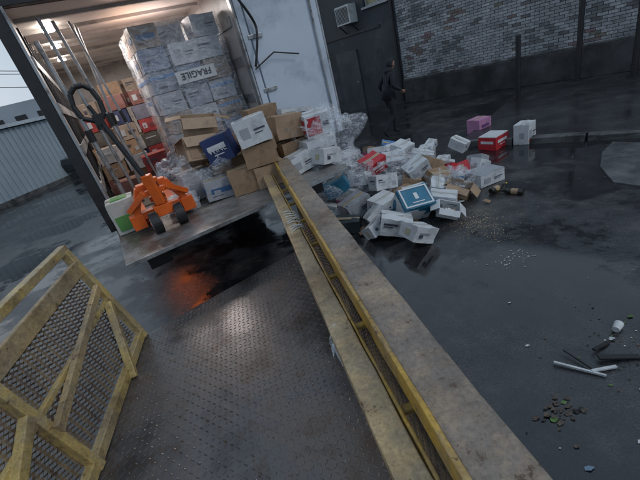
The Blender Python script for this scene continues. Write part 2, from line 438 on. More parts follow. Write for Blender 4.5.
# ------------------------------------------------------------ box truck
TZ=.95; TA=rad(25.5); TL=Vector((-2.5,4.7,0)); tr=Vector((math.cos(TA),math.sin(TA),0)); tt=Vector((-math.sin(TA),math.cos(TA),0))
def T(x,y,z): return TL+tr*x+tt*y+Vector((0,0,z))
truck=empty('box_truck',(TL.x,TL.y,0),TA)
ZC=3.35
INW=mat('truck_inner_wall',(.44,.42,.41),.45,0,.15,2,.1,dirt=(.22,.20,.19),dirtpos=.56)
CEIL=mat('translucent_roof',(.60,.56,.53),.45,0,.1,1.5,0)
FLR=mat('truck_floor',(.10,.08,.06),.5,0,.3,4,.2)
mb=MB()
mb.box((1.2,3.25,TZ-.06),(2.4,6.5,.12),FLR)
mb.box((-.03,3.25,(TZ+ZC)/2),(.06,6.5,ZC-TZ),INW); mb.box((2.43,3.25,(TZ+ZC)/2),(.06,6.5,ZC-TZ),INW)
mb.box((1.2,6.52,(TZ+ZC)/2),(2.4,.05,ZC-TZ),INW)
mb.obj('cargo_box',truck)
mb=MB(); mb.box((1.2,3.25,ZC+.03),(2.52,6.5,.06),CEIL)
for i in range(9): mb.box((1.2,.5+i*.7,ZC-.02),(2.4,.05,.04),INW)
mb.obj('roof',truck)
mb=MB()
for z in(1.35,1.85,2.35,2.85):
    mb.box((.012,3.25,z),(.024,6.4,.12),GALV); mb.box((2.388,3.25,z),(.024,6.4,.12),GALV)
for i in range(12): mb.box((.010,.4+i*.5,2.1),(.02,.04,2.3),DARKST)
mb.obj('lashing_rails',truck)
mb=MB()
mb.box((-.09,-.03,(TZ+ZC)/2-.05),(.14,.12,ZC-TZ+.2),DARKST); mb.box((-.01,-.06,(TZ+ZC)/2),(.03,.1,ZC-TZ),GALV)
mb.box((2.49,-.03,(TZ+ZC)/2-.05),(.10,.12,ZC-TZ+.2),WHITEP); mb.box((2.41,-.06,(TZ+ZC)/2),(.03,.1,ZC-TZ),GALV)
mb.box((1.2,-.03,ZC+.1),(2.7,.12,.2),DARKST); mb.box((1.2,-.04,TZ-.12),(2.6,.1,.22),DARKST)
mb.obj('rear_frame',truck,bevel=.006)
mb=MB(); mb.box((-.075,3.3,(TZ+ZC)/2),(.03,6.4,ZC-TZ+.1),WHITEP); mb.box((2.475,3.3,(TZ+ZC)/2),(.03,6.4,ZC-TZ+.1),WHITEP)
mb.obj('outer_panels',truck)
mb=MB()
mb.box((3.15,-.05,(TZ+ZC)/2),(1.16,.05,ZC-TZ),WHITEP)
for z in(1.2,1.9,2.6,3.2): mb.box((2.62,-.09,z),(.22,.03,.05),GALV)
mb.cyl((3.6,-.1,TZ),(3.6,-.1,ZC),.014,GALV)
mb.box((3.745,-.05,(TZ+ZC)/2),(.03,.065,ZC-TZ),GALV)
mb.obj('rear_door',truck,bevel=.005)
pts=[]
for i in range(14):
    t=i/13; pts.append((2.35+.1*t+.25*math.sin(t*3.1),-.16-.03*math.sin(t*9),3.3-1.1*t-.1*math.sin(t*6)))
mb=MB(); mb.tube(pts,.018,BLACK); mb.tube([(2.46,-.14,2.2),(2.8,-.16,2.35),(3.2,-.15,2.25)],.01,BLACK)
mb.obj('cable',truck)
mb=MB(); PLM=mat('liftgate_plate',(.30,.29,.285),.34,.45,.25,3,.3,dirt=(.15,.12,.10),dirtpos=.50)
vs=[(-.05,-.12,TZ),(2.45,-.12,TZ),(2.45,-1.95,TZ),(-.05,-1.95,TZ),(-.05,-.12,TZ-.09),(2.45,-.12,TZ-.09),(2.45,-1.95,TZ-.025),(-.05,-1.95,TZ-.025)]
mb.add(vs,[(0,1,2,3),(4,7,6,5),(0,4,5,1),(1,5,6,2),(2,6,7,3),(3,7,4,0)],PLM)
mb.box((1.2,-1.97,TZ-.01),(2.5,.03,.035),GALV)
for i in range(42): mb.box((1.2,-.22-i*.04,TZ+.0006),(2.4,.008,.0022),PLM)
mb.obj('liftgate',truck,bevel=0)
mb=MB()
mb.beam((.5,-.1,.6),(.5,-1.0,TZ-.11),.07,.09,DARKST); mb.beam((1.9,-.1,.6),(1.9,-1.0,TZ-.11),.07,.09,DARKST)
mb.cyl((-.1,.1,.55),(2.5,.1,.55),.06,DARKST)
mb.box((.22,-1.62,.80),(.22,.10,.2),BLACK); mb.box((2.1,-1.62,.80),(.22,.10,.2),BLACK)
mb.box((.7,4,.72),(.1,8,.2),DARKST); mb.box((1.7,4,.72),(.1,8,.2),DARKST); mb.box((1.2,.12,.5),(2.4,.12,.14),DARKST)
for x in(.25,.5,1.9,2.15):
    for y in(1.6,): mb.cyl((x-.1,y,.45),(x+.1,y,.45),.45,BLACK,28)
for x in(.3,2.1): mb.cyl((x-.12,7.2,.45),(x+.12,7.2,.45),.45,BLACK,28)
mb.box((1.2,7.6,1.5),(2.3,1.8,2.0),WHITEP)
mb.obj('chassis',truck)
TLM=mat('red_tail_lamp',(1,.20,.04),.3,0,.02,3,0,emit=30)
mb=MB(); mb.box((.385,.03,.51),(.13,.03,.08),TLM)
mb.obj('tail_lamp',truck)
LM=mat('interior_lamp',(1,.90,.8),.4,0,.02,3,0,emit=34)
mb=MB(); 
for (x,y) in((.3,1.0),(.3,2.2),(.3,3.6),(2.1,3.0)): mb.cyl((x,y,ZC-.075),(x,y,ZC-.045),.07,LM,20)
mb.obj('ceiling_lamps',truck)
for (x,y,e) in((1.2,1.3,58),(1.2,4.2,45)):
    l=bpy.data.lights.new('truck_lamp','AREA'); l.shape='RECTANGLE'; l.size=1.6; l.size_y=.5; l.energy=e; l.color=(1,.91,.86)
    lo=bpy.data.objects.new('truck_lamp',l); C.objects.link(lo); lo.parent=truck; lo.location=(x,y,ZC-.08)
def bar(x,y,x2,y2,z0,z1,r=.021):
    mb=MB(); mb.cyl(T(x,y,z0),T(x2,y2,z1),r,GALV,12); mb.cyl(T(x,y,z0-.0),T(x,y,z0+.04),r*2,BLACK,12)
    mb.cyl(T(x,y,z0).lerp(T(x2,y2,z1),.45),T(x,y,z0).lerp(T(x2,y2,z1),.52),r*1.5,DARKST,12)
    mb.obj('load_bar')
bar(.35,.35,.25,.3,TZ,ZC-.06); bar(.55,.5,.38,.55,TZ,ZC-.06); bar(.45,.9,.62,.95,TZ,ZC-.06); bar(.2,.2,.12,.16,TZ,ZC-.3,.03); bar(.75,.75,.55,.7,TZ,ZC-.06,.016)

# ------------------------------------------------------------ cartons
CARD=(.29,.185,.11); CARD2=(.35,.235,.15); WHT=(.57,.585,.60); NAVY=(.02,.04,.13); TEAL=(.02,.15,.25); RED=(.48,.02,.03); PINK=(.48,.22,.38); GREEN=(.10,.28,.07); PURP=(.12,.05,.16); GREY=(.32,.33,.36); BLK=(.02,.03,.035); BLUE=(.08,.2,.42); MAG=(.45,.06,.2)
def cm(col,nm=None):
    k='board_%02d_%02d_%02d'%tuple(int(a*99) for a in col)
    return mat(k,col,.5,0,.12,4,.12,dirt=[a*.55 for a in col],dirtpos=.60)
TAPE=mat('packing_tape',(.42,.34,.22),.25,0,.08,4,0)
INK=mat('printed_ink',(.05,.05,.06),.5,0,.1,4,0)
def ink(col): return mat('ink_%02d_%02d_%02d'%tuple(int(a*99) for a in col),col,.5,0,.1,4,0)
JIT=.006
def carton(loc,size,rot=(0,0,0),col=WHT,lab=None,open_=False,top=None,name='cardboard_box',text=None,tape=True,parent=None):
    w,d,h=size; mb=MB(); m=cm(col); mi=cm([a*.75 for a in col])
    j=JIT
    if not open_:
        # slightly bulged / crushed walls : subdivided box
        n=4; idx={}; vs=[]; sd=random.uniform(0,99)
        def vtx(a,b_,c):
            k=(a,b_,c)
            if k not in idx:
                q=Vector(((a/n-.5)*w,(b_/n-.5)*d,(c/n-.5)*h))
                nz=noise.noise_vector(q*7+Vector((sd,0,0)))*j*1.3
                idx[k]=len(vs); vs.append(q+nz)
            return idx[k]
        fs=[]
        for a in range(n):
            for b_ in range(n):
                fs+=[(vtx(a,b_,0),vtx(a,b_+1,0),vtx(a+1,b_+1,0),vtx(a+1,b_,0)),(vtx(a,b_,n),vtx(a+1,b_,n),vtx(a+1,b_+1,n),vtx(a,b_+1,n)),
                     (vtx(a,0,b_),vtx(a+1,0,b_),vtx(a+1,0,b_+1),vtx(a,0,b_+1)),(vtx(a,n,b_),vtx(a,n,b_+1),vtx(a+1,n,b_+1),vtx(a+1,n,b_)),
                     (vtx(0,a,b_),vtx(0,a,b_+1),vtx(0,a+1,b_+1),vtx(0,a+1,b_)),(vtx(n,a,b_),vtx(n,a+1,b_),vtx(n,a+1,b_+1),vtx(n,a,b_+1))]
        mb.add(vs,fs,m)
        if tape:
            mb.box((0,0,h/2+.001),(w*.97,.05,.008),TAPE if col!=WHT else cm((.50,.50,.48)))
            mb.box((0,0,h/2+.0045),(w*.98,.004,.003),INK)
    else:
        t=.006
        mb.box((0,0,-h/2+t/2),(w,d,t),mi)
        for sx in(-1,1): mb.box((sx*(w/2-t/2),0,0),(t,d,h),m)
        for sy in(-1,1): mb.box((0,sy*(d/2-t/2),0),(w-2*t,t,h),m)
        for sx in(-1,1):
            a=random.uniform(.1,1.0); R=Matrix.Rotation(sx*a,3,'Y'); mb.box(Vector((sx*w/2,0,h/2))+R@Vector((sx*w*.22,0,0)),(w*.44,d*.96,.005),m,R)
        for sy in(-1,1):
            a=random.uniform(.2,1.2); R=Matrix.Rotation(-sy*a,3,'X'); mb.box(Vector((0,sy*d/2,h/2))+R@Vector((0,sy*d*.22,0)),(w*.96,d*.44,.005),m,R)
        for k in range(4): mb.box((random.uniform(-w*.25,w*.25),random.uniform(-d*.25,d*.25),-h*.1),(w*.25,d*.2,h*.6),cm(random.choice([WHT,GREY,CARD])),jit=.01)
    if top is not None: mb.box((0,0,h/2+.003),(w*.985,d*.985,.014),cm(top))
    for L in (lab or []):
        face,u0,v0,u1,v1,lc=L
        e=.012
        du,dv=abs(u1-u0),abs(v1-v0); uc,vc=(u0+u1)/2-.5,(v0+v1)/2-.5; k=ink(lc)
        if face=='-y': mb.box((uc*w,-d/2,vc*h),(du*w,e,dv*h),k)
        if face=='+y': mb.box((uc*w,d/2,vc*h),(du*w,e,dv*h),k)
        if face=='-x': mb.box((-w/2,uc*d,vc*h),(e,du*d,dv*h),k)
        if face=='+x': mb.box((w/2,uc*d,vc*h),(e,du*d,dv*h),k)
        if face=='+z': mb.box((uc*w,vc*d,h/2+.003),(du*w,dv*d,e),k)
    R=Euler([rad(a) for a in rot]).to_matrix()
    zmin=min((R@Vector(q)).z for q in mb.v) if not open_ else min((R@Vector((sx*w/2,sy*d/2,sz*h/2))).z for sx in(-1,1) for sy in(-1,1) for sz in(-1,1))
    o=mb.obj(name,parent,(loc[0],loc[1],loc[2]-zmin+.001),[rad(a) for a in rot],0)
    if text:
        s,face,size_,tcn=text
        cu=bpy.data.curves.new('print','FONT'); cu.body=s; cu.size=size_; cu.align_x='CENTER'; cu.align_y='CENTER'; cu.extrude=.0006
        cu.materials.append(ink(tcn)); to=bpy.data.objects.new('print',cu); C.objects.link(to); to.parent=o
        if face=='-y': to.location=(0,-d/2-.009,0); to.rotation_euler=(rad(90),0,0)
        if face=='+z': to.location=(0,0,h/2+.012)
        if face=='-x': to.location=(-w/2-.009,0,0); to.rotation_euler=(rad(90),0,rad(-90))
    return o
INKD=(.05,.05,.07); INKB=(.04,.10,.22); INKR=(.4,.03,.04); WL=(.62,.63,.64)
LW=[('-y',.1,.62,.55,.72,INKD),('-y',.1,.5,.4,.54,INKD),('-y',.72,.2,.9,.5,GREY),('-x',.2,.6,.7,.7,INKD),('-x',.2,.45,.5,.49,INKD)]
LG=[('-y',.14,.3,.4,.7,GREY),('-y',.55,.5,.9,.56,INKD),('-y',.55,.38,.8,.41,INKD),('-x',.3,.3,.6,.6,GREY),('+z',.1,.1,.35,.3,GREY)]
LB=[('-y',.15,.35,.85,.62,INKB),('-y',.15,.2,.5,.24,INKD),('-x',.2,.35,.8,.62,INKB)]
LWH=[('-y',.15,.5,.85,.7,WL),('-y',.3,.3,.7,.34,WL),('-x',.15,.5,.85,.7,WL)]
LM_=[('-y',.02,.02,.98,.35,MAG),('-x',.02,.02,.98,.35,MAG)]
LC=[('-y',.02,.65,.98,.8,BLUE),('-x',.02,.65,.98,.8,BLUE),('-y',.2,.2,.6,.3,INKD)]
LS=[('-y',.2,.58,.7,.66,GREY),('-x',.35,.3,.65,.7,(.45,.42,.3)),('-y',.2,.3,.35,.5,INKD)]
carton((3.78,7.15,0),(.36,.3,.27),(0,0,25),PINK,[('-y',.2,.4,.8,.6,PURP)])
carton((3.42,6.0,0),(.40,.32,.22),(0,0,30),RED,LWH,top=WHT)
carton((3.86,5.8,0),(.30,.24,.33),(0,0,35),WHT,LG+[('-y',.1,.1,.9,.25,INKR)])
carton((2.5,4.65,0),(.42,.32,.17),(0,0,15),WHT,LG,top=GREY)
carton((2.42,5.85,0),(.26,.2,.12),(0,0,50),WHT,LG)
JIT=.014
pile=[
 ((1.25,4.08),(.40,.30,.33),(38,4,8),TEAL,'lid'),
 ((.93,3.83),(.36,.26,.22),(0,18,-15),WHT,LW),
 ((1.08,3.46),(.34,.24,.17),(5,28,25),WHT,LS),
 ((1.66,4.15),(.34,.26,.2),(0,12,-30),WHT,LC),
 ((.97,4.5),(.36,.27,.24),(10,0,35),WHT,LB),
 ((.62,4.7),(.38,.3,.24),(0,-12,20),GREY,LG),
 ((.42,4.3),(.33,.24,.16),(0,6,-20),BLK,None),
 ((.62,5.15),(.36,.3,.26),(10,8,60),WHT,LM_),
 ((1.2,5.1),(.38,.3,.26),(0,10,10),WHT,LG),
 ((1.1,5.6),(.36,.28,.34),(0,5,30),WHT,LW),
 ((1.55,5.0),(.36,.26,.25),(15,0,70),CARD2,None),
 ((1.9,4.8),(.34,.25,.22),(25,10,20),CARD,None),
 ((2.0,4.38),(.30,.24,.16),(0,20,-40),CARD2,'open'),
 ((1.75,5.3),(.34,.25,.28),(0,-18,45),CARD,None),
 ((1.62,5.9),(.36,.28,.3),(12,0,15),WHT,LC),
 ((2.02,5.75),(.36,.26,.3),(0,16,-25),WHT,LS),
 ((2.3,6.25),(.34,.26,.25),(0,0,60),WHT,LG),
 ((1.75,6.7),(.36,.28,.3),(8,0,10),WHT,LB),
 ((2.1,6.9),(.3,.25,.2),(0,20,30),GREY,None),
 ((.22,5.3),(.36,.28,.22),(0,8,10),WHT,LC),
 ((.30,5.75),(.36,.3,.3),(0,0,40),WHT,LG),
 ((.75,6.1),(.38,.3,.34),(6,0,20),CARD,None),
 ((1.3,6.3),(.36,.28,.34),(0,5,50),GREY,LW),
 ((1.45,4.55),(.32,.24,.2),(20,0,0),WHT,LG),
 ((.72,5.5),(.36,.3,.34),(0,0,0),WHT,LG),
]
for (xy,sz,ro,col,lab) in pile:
    if lab=='lid':
        carton((*xy,.0),sz,ro,TEAL,[('+z',.04,.04,.96,.10,WL),('+z',.04,.90,.96,.96,WL),('+z',.04,.1,.09,.9,WL),('+z',.91,.1,.96,.9,WL),('+z',.44,.36,.56,.66,WL),('+z',.3,.2,.7,.24,WL),('-y',.02,.0,.98,.8,WL),('-x',.02,.0,.98,.8,WL)],tape=False)
    elif lab=='open': carton((*xy,0),sz,ro,col,None,True)
    else: carton((*xy,0),sz,ro,col,lab)
up=[((1.12,5.45,.28),(.36,.28,.24),(14,-8,30),RED,LWH),((.85,5.2,.2),(.36,.27,.2),(0,20,60),WHT,LG),((1.5,5.55,.22),(.36,.28,.22),(20,0,-20),WHT,LS),
 ((1.1,4.85,.2),(.34,.26,.2),(-12,10,15),WHT,LW),((1.65,4.95,.2),(.32,.25,.2),(10,-25,0),WHT,LG),((1.35,5.95,.28),(.36,.28,.24),(0,15,70),WHT,LB),
 ((.6,5.5,.30),(.4,.3,.24),(10,5,10),GREY,LG),((1.95,5.15,.15),(.3,.24,.18),(0,30,10),CARD2,None),((1.8,6.05,.25),(.34,.28,.2),(18,0,40),WHT,LM_),
 ((.35,5.55,.28),(.36,.3,.28),(5,0,30),NAVY,LWH),((.8,5.95,.34),(.36,.28,.3),(0,0,15),WHT,LG),((.45,5.05,.25),(.36,.28,.2),(0,-20,-10),TEAL,None)]
for (l,sz,ro,col,lab) in up: carton(l,sz,ro,col,lab)
random.seed(44)
sm=[(.78,4.2),(1.35,4.75),(1.75,4.5),(2.2,5.1),(2.35,5.5),(2.0,6.3),(2.55,6.7),(2.3,7.4),(1.5,7.1),(1.95,7.5),(.55,4.98),(1.3,4.42),(2.15,4.75),(1.05,4.15),(2.7,5.2),(.2,4.85),(1.0,6.6),(2.6,4.95),(2.05,5.45),(1.55,6.4),(2.35,4.95),(1.6,3.85),(.7,3.95),(2.8,6.0)]
for (x,y) in sm:
    s_z=(random.uniform(.20,.30),random.uniform(.16,.22),random.uniform(.10,.2))
    carton((x,y,0 if random.random()<.75 else .08),s_z,(random.uniform(-30,30),random.uniform(-30,30),random.uniform(0,180)),random.choice([WHT,WHT,WHT,GREY,CARD2,RED,BLUE,CARD,WHT]),random.choice([LG,LW,LM_,LC,LB,LS]),open_=random.random()<.12)
JIT=.009
gate=[
 ((-.98,4.22,TZ),(.36,.27,.22),(0,4,20),GREY,LB,False),
 ((-1.3,4.5,TZ),(.36,.3,.34),(0,0,30),GREY,LG,False),
 ((-.9,4.65,TZ),(.4,.34,.36),(0,0,25),CARD2,None,False),
 ((-.45,4.6,TZ),(.4,.34,.36),(0,0,15),CARD,None,False),
 ((-.05,4.75,TZ),(.4,.34,.34),(0,0,30),CARD,None,False),
 ((.0,4.35,TZ),(.38,.27,.2),(0,-6,28),WHT,LG,False),
 ((.3,4.6,TZ),(.4,.3,.3),(0,0,20),WHT,LG,False),
 ((-.3,5.1,TZ),(.4,.34,.5),(0,0,25),CARD2,None,False),
 ((-.85,5.1,TZ),(.4,.34,.55),(0,0,25),CARD,None,False),
 ((-1.3,5.0,TZ),(.4,.34,.5),(0,0,25),CARD,None,False),
 ((-.66,4.18,TZ),(.34,.28,.28),(0,0,10),CARD,None,False),
 ((-.84,4.42,TZ+.36),(.32,.28,.30),(0,-8,-8),NAVY,LWH,False),
 ((-1.12,4.5,TZ+.35),(.42,.3,.28),(-14,10,35),CARD2,[('-y',.1,.1,.9,.5,CARD)],True),
 ((-1.10,4.9,TZ+.56),(.42,.32,.30),(5,12,15),CARD2,None,True),
 ((-.40,4.15,TZ+.50),(.36,.27,.28),(0,-5,8),WHT,LG,False),
 ((-.42,4.5,TZ+.34),(.36,.3,.2),(0,0,25),CARD,None,False),
 ((-.03,4.72,TZ+.36),(.36,.3,.28),(0,6,22),CARD2,None,False),
 ((.34,4.7,TZ+.31),(.34,.26,.27),(8,0,14),WHT,[('-y',.05,.1,.6,.9,INKR),('-x',.1,.2,.9,.8,INKR),('-y',.7,.4,.9,.6,INKD)],False),
 ((.1,5.15,TZ+.5),(.5,.34,.12),(0,10,30),WHT,LG,False),
 ((-.32,5.1,TZ+.5),(.4,.34,.3),(0,0,20),CARD,None,False),
 ((.15,5.2,TZ),(.4,.34,.5),(0,0,25),WHT,LG,False),
 ((-1.45,4.15,TZ),(.30,.24,.16),(0,0,-15),WHT,LC,False),
 ((.35,4.3,TZ),(.3,.22,.18),(0,12,40),WHT,LS,False),
]
for (l,sz,ro,col,lab,op) in gate: carton(l,sz,ro,col,lab,op,text=('WINE','-y',.09,WL) if col==NAVY else None)
carton((-.36,4.22,TZ),(.36,.3,.25),(0,0,12),CARD2,None); carton((-.4,4.2,TZ+.26),(.36,.3,.23),(0,0,5),CARD,None)
carton((-2.02,3.98,TZ),(.28,.32,.36),(0,0,22),(.5,.5,.46),[('-y',.1,.1,.9,.55,GREEN),('-x',.1,.1,.9,.5,GREEN),('+z',.2,.2,.8,.8,GREEN)])

ps=empty('wrapped_pallet_stack',T(.12,-.05,TZ),TA)
mb=MB(); WOOD=mat('pallet_wood',(.28,.2,.12),.8,0,.25,6,.3)
for i in range(7): mb.box((1.02+i*.19,1.0,.13),(.1,1.15,.022),WOOD)
for x in(1.02,1.59,2.16): mb.box((x,1.0,.06),(.1,1.15,.11),WOOD)
mb.obj('pallet',ps)
cols=[GREY,(.36,.37,.41),(.27,.29,.35),(.36,.25,.20),(.5,.52,.55),(.40,.40,.43),(.28,.20,.14),(.42,.45,.50),(.20,.24,.34),(.32,.26,.26)]
for lv in range(7):
    for ix in range(3):
        for iy in range(3):
            if iy==1 and ix==1 and lv<6: continue
            if lv==6 and random.random()<.25: continue
            w_=random.uniform(.35,.385)
            lb=random.choice([LG,LW,LB,LC,LG,LS])
            carton((1.2+ix*.40+random.uniform(-.02,.02),.62+iy*.37+random.uniform(-.03,.03),.145+lv*.282),(w_,.34,.270),(0,0,random.uniform(-5,5)),random.choice(cols),lb,parent=ps,name='carton')
cu=bpy.data.curves.new('label','FONT'); cu.body='FRAGILE'; cu.size=.12; cu.align_x='CENTER'; cu.extrude=.001; cu.materials.append(INK)
to=bpy.data.objects.new('label_text',cu); C.objects.link(to); to.parent=ps; to.location=(1.65,.385,1.45); to.rotation_euler=(rad(90),rad(180),0)
mb=MB(); mb.box((1.65,.400,1.40),(.58,.012,.16),cm(WHT)); mb.obj('label',ps)
random.seed(21)
gs=empty('stacked_goods',T(0,0,TZ),TA)
for (x0,y0,n) in((.25,1.7,3),(.62,2.0,4),(.3,2.3,5),(.7,2.5,6),(1.1,2.6,6),(1.5,2.4,7),(1.9,2.4,7),(.35,3.0,6),(.8,3.1,7),(1.2,3.2,7),(.85,1.2,2),(.3,1.2,1)):
    for k in range(n):
        carton((x0+random.uniform(-.04,.04),y0+random.uniform(-.04,.04),k*.25),(random.uniform(.28,.38),.34,.24),(0,0,random.uniform(-12,12)),random.choice([GREY,CARD,(.25,.03,.03),(.16,.07,.06),(.12,.12,.16),CARD2,(.4,.4,.4),(.02,.03,.08),GREY,(.25,.2,.16),(.08,.07,.06)]),random.choice([LG,LW,None,LS]),parent=gs,name='carton')

def film(name,center,radii,rz=0,amp=.12,seed=0,m=FILM,zcut=-.25,res=48,parent=None,freq=2.5,sq=1.0,smooth=True):
    vs=[];fs=[];nu,nv=res,res//2
    for j in range(nv+1):
        th=math.pi*j/nv*(.62)
        for i in range(nu):
            ph=2*math.pi*i/nu
            dx=math.sin(th)*math.cos(ph); dy=math.sin(th)*math.sin(ph); dz=math.cos(th)
            k=1/max(abs(dx),abs(dy),abs(dz))**sq if sq else 1
            d=Vector((dx,dy,dz))
            q=Vector((d.x*radii[0],d.y*radii[1],d.z*radii[2]))*k
            nn=noise.noise(d*freq+Vector((seed,0,0)))+.6*noise.noise(d*freq*2.7+Vector((0,seed,0)))+.3*(1-2*abs(noise.noise(d*freq*5+Vector((0,0,seed)))))
            q+=d*amp*nn*1.6
            q.z=max(q.z,zcut)
            vs.append(q)
    for j in range(nv):
        for i in range(nu):
            if noise.noise(Vector((i*.13,j*.17,seed*3.3)))>.32: continue
            fs.append((j*nu+i,j*nu+(i+1)%nu,(j+1)*nu+(i+1)%nu,(j+1)*nu+i))
    me=bpy.data.meshes.new(name); me.from_pydata([tuple(v) for v in vs],[],fs); me.materials.append(m)
    for pz in me.polygons: pz.use_smooth=smooth
    o=bpy.data.objects.new(name,me); C.objects.link(o); o.location=center; o.rotation_euler=(0,0,rz)
    if parent: o.parent=parent
    return o
vs=[];fs=[]; nz=60; per=[]
x0,x1,y0,y1=.975,2.22,.405,1.58
for t in range(40): per.append((x0+(x1-x0)*t/40,y0))
for t in range(30): per.append((x1,y0+(y1-y0)*t/30))
for t in range(40): per.append((x1-(x1-x0)*t/40,y1))
for t in range(30): per.append((x0,y1-(y1-y0)*t/30))
for k in range(nz+1):
    z=.12+k/nz*1.98
    for (x,y) in per:
        nn=noise.noise(Vector((x*2+y*2,z*9,y*3)))*.02+noise.noise(Vector((x*9,z*6,y*9)))*.015
        cx,cy=1.6,1.0; vs.append((x+(x-cx)*nn*1.6,y-abs(nn)*.9*(1 if y<cy else -1),z))
n_=len(per)
for k in range(nz):
    for i in range(n_): fs.append((k*n_+i,k*n_+(i+1)%n_,(k+1)*n_+(i+1)%n_,(k+1)*n_+i))
me=bpy.data.meshes.new('film'); me.from_pydata(vs,[],fs); me.materials.append(FILMP)
for pz in me.polygons: pz.use_smooth=True
fo=bpy.data.objects.new('stretch_film',me); C.objects.link(fo); fo.parent=ps
film('plastic_wrap',(-1.22,4.5,TZ),(.38,.36,.52),.4,.10,3,FILM,0.01,sq=.6)
film('plastic_wrap',(.38,4.7,TZ+.05),(.38,.38,.44),.4,.12,5,FILM,-.15,sq=.6)
film('plastic_wrap',(.62,5.35,.05),(.42,.42,.50),.2,.12,8,FILM,-.03,sq=.6)
film('plastic_wrap',(1.5,5.45,.1),(.46,.46,.34),.2,.12,11,FILM,-.08,sq=.6)
film('plastic_wrap',(2.0,4.65,.02),(.30,.26,.24),.2,.1,13,FILM,0,sq=.6)

# ------------------------------------------------------------ pallet jack
ORG=mat('orange_paint',(.70,.12,.015),.35,0,.15,5,.05,dirt=(.35,.07,.02),dirtpos=.60)
mb=MB()
for x in(-.2,.2):
    mb.box((x,.62,.085),(.16,1.05,.05),ORG); mb.box((x,.62,.055),(.12,1.0,.03),DARKST)
    mb.add([(x-.08,1.14,.06),(x+.08,1.14,.06),(x+.08,1.14,.11),(x-.08,1.14,.11),(x-.04,1.24,.06),(x+.04,1.24,.06),(x+.04,1.24,.09),(x-.04,1.24,.09)],[(0,1,5,4),(1,2,6,5),(2,3,7,6),(3,0,4,7),(4,5,6,7)],ORG)
    mb.cyl((x-.05,1.0,.04),(x+.05,1.0,.04),.04,BLACK,16)
for sx in(-1,1):
    mb.beam((sx*.28,.06,.08),(sx*.12,.04,.42),.06,.10,ORG,(0,1,0)); mb.box((sx*.24,.06,.12),(.12,.12,.14),ORG)
mb.box((0,.04,.42),(.26,.11,.06),ORG); mb.box((0,.06,.16),(.5,.10,.07),ORG)
mb.box((0,-.02,.30),(.14,.10,.05),ORG)
mb.cyl((0,-.12,.14),(0,-.12,.46),.05,DARKST,18); mb.cyl((0,-.12,.46),(0,-.12,.50),.065,ORG,18)
mb.box((0,-.13,.2),(.16,.14,.10),ORG); mb.beam((-.12,-.12,.38),(.12,-.12,.38),.06,.05,ORG)
mb.beam((-.27,.02,.24),(-.09,-.14,.4),.05,.05,ORG); mb.beam((.27,.02,.24),(.09,-.14,.4),.05,.05,ORG)
for x in(-.11,.11):
    mb.cyl((x-.04,-.16,.105),(x+.04,-.16,.105),.105,BLACK,28); mb.cyl((x-.045,-.16,.105),(x+.045,-.16,.105),.06,GALV,20); mb.cyl((x-.05,-.16,.105),(x+.05,-.16,.105),.022,ORG,12)
mb.beam((0,-.16,.26),(-.02,-.2,.55),.08,.06,ORG)
hx=-.17
mb.cyl((-.01,-.18,.42),(hx*.85,-.14,1.08),.022,DARKST,14)
lp=[(hx*.85,-.14,1.06),(hx-.08,-.135,1.12),(hx-.10,-.13,1.22),(hx-.08,-.125,1.31),(hx-.03,-.125,1.35),(hx+.03,-.125,1.35),(hx+.07,-.125,1.31),(hx+.09,-.13,1.22),(hx+.08,-.135,1.12),(hx*.85,-.14,1.06)]
mb.tube(lp,.021,BLACK,10); mb.cyl((hx*.85,-.14,1.08),(hx,-.13,1.2),.016,BLACK); mb.box((hx*.87,-.14,1.08),(.07,.05,.09),BLACK)
pj=mb.obj('pallet_jack',None,(-1.53,3.76,TZ),(0,0,TA),.006); pj.scale=(1.12,1.12,1.08)

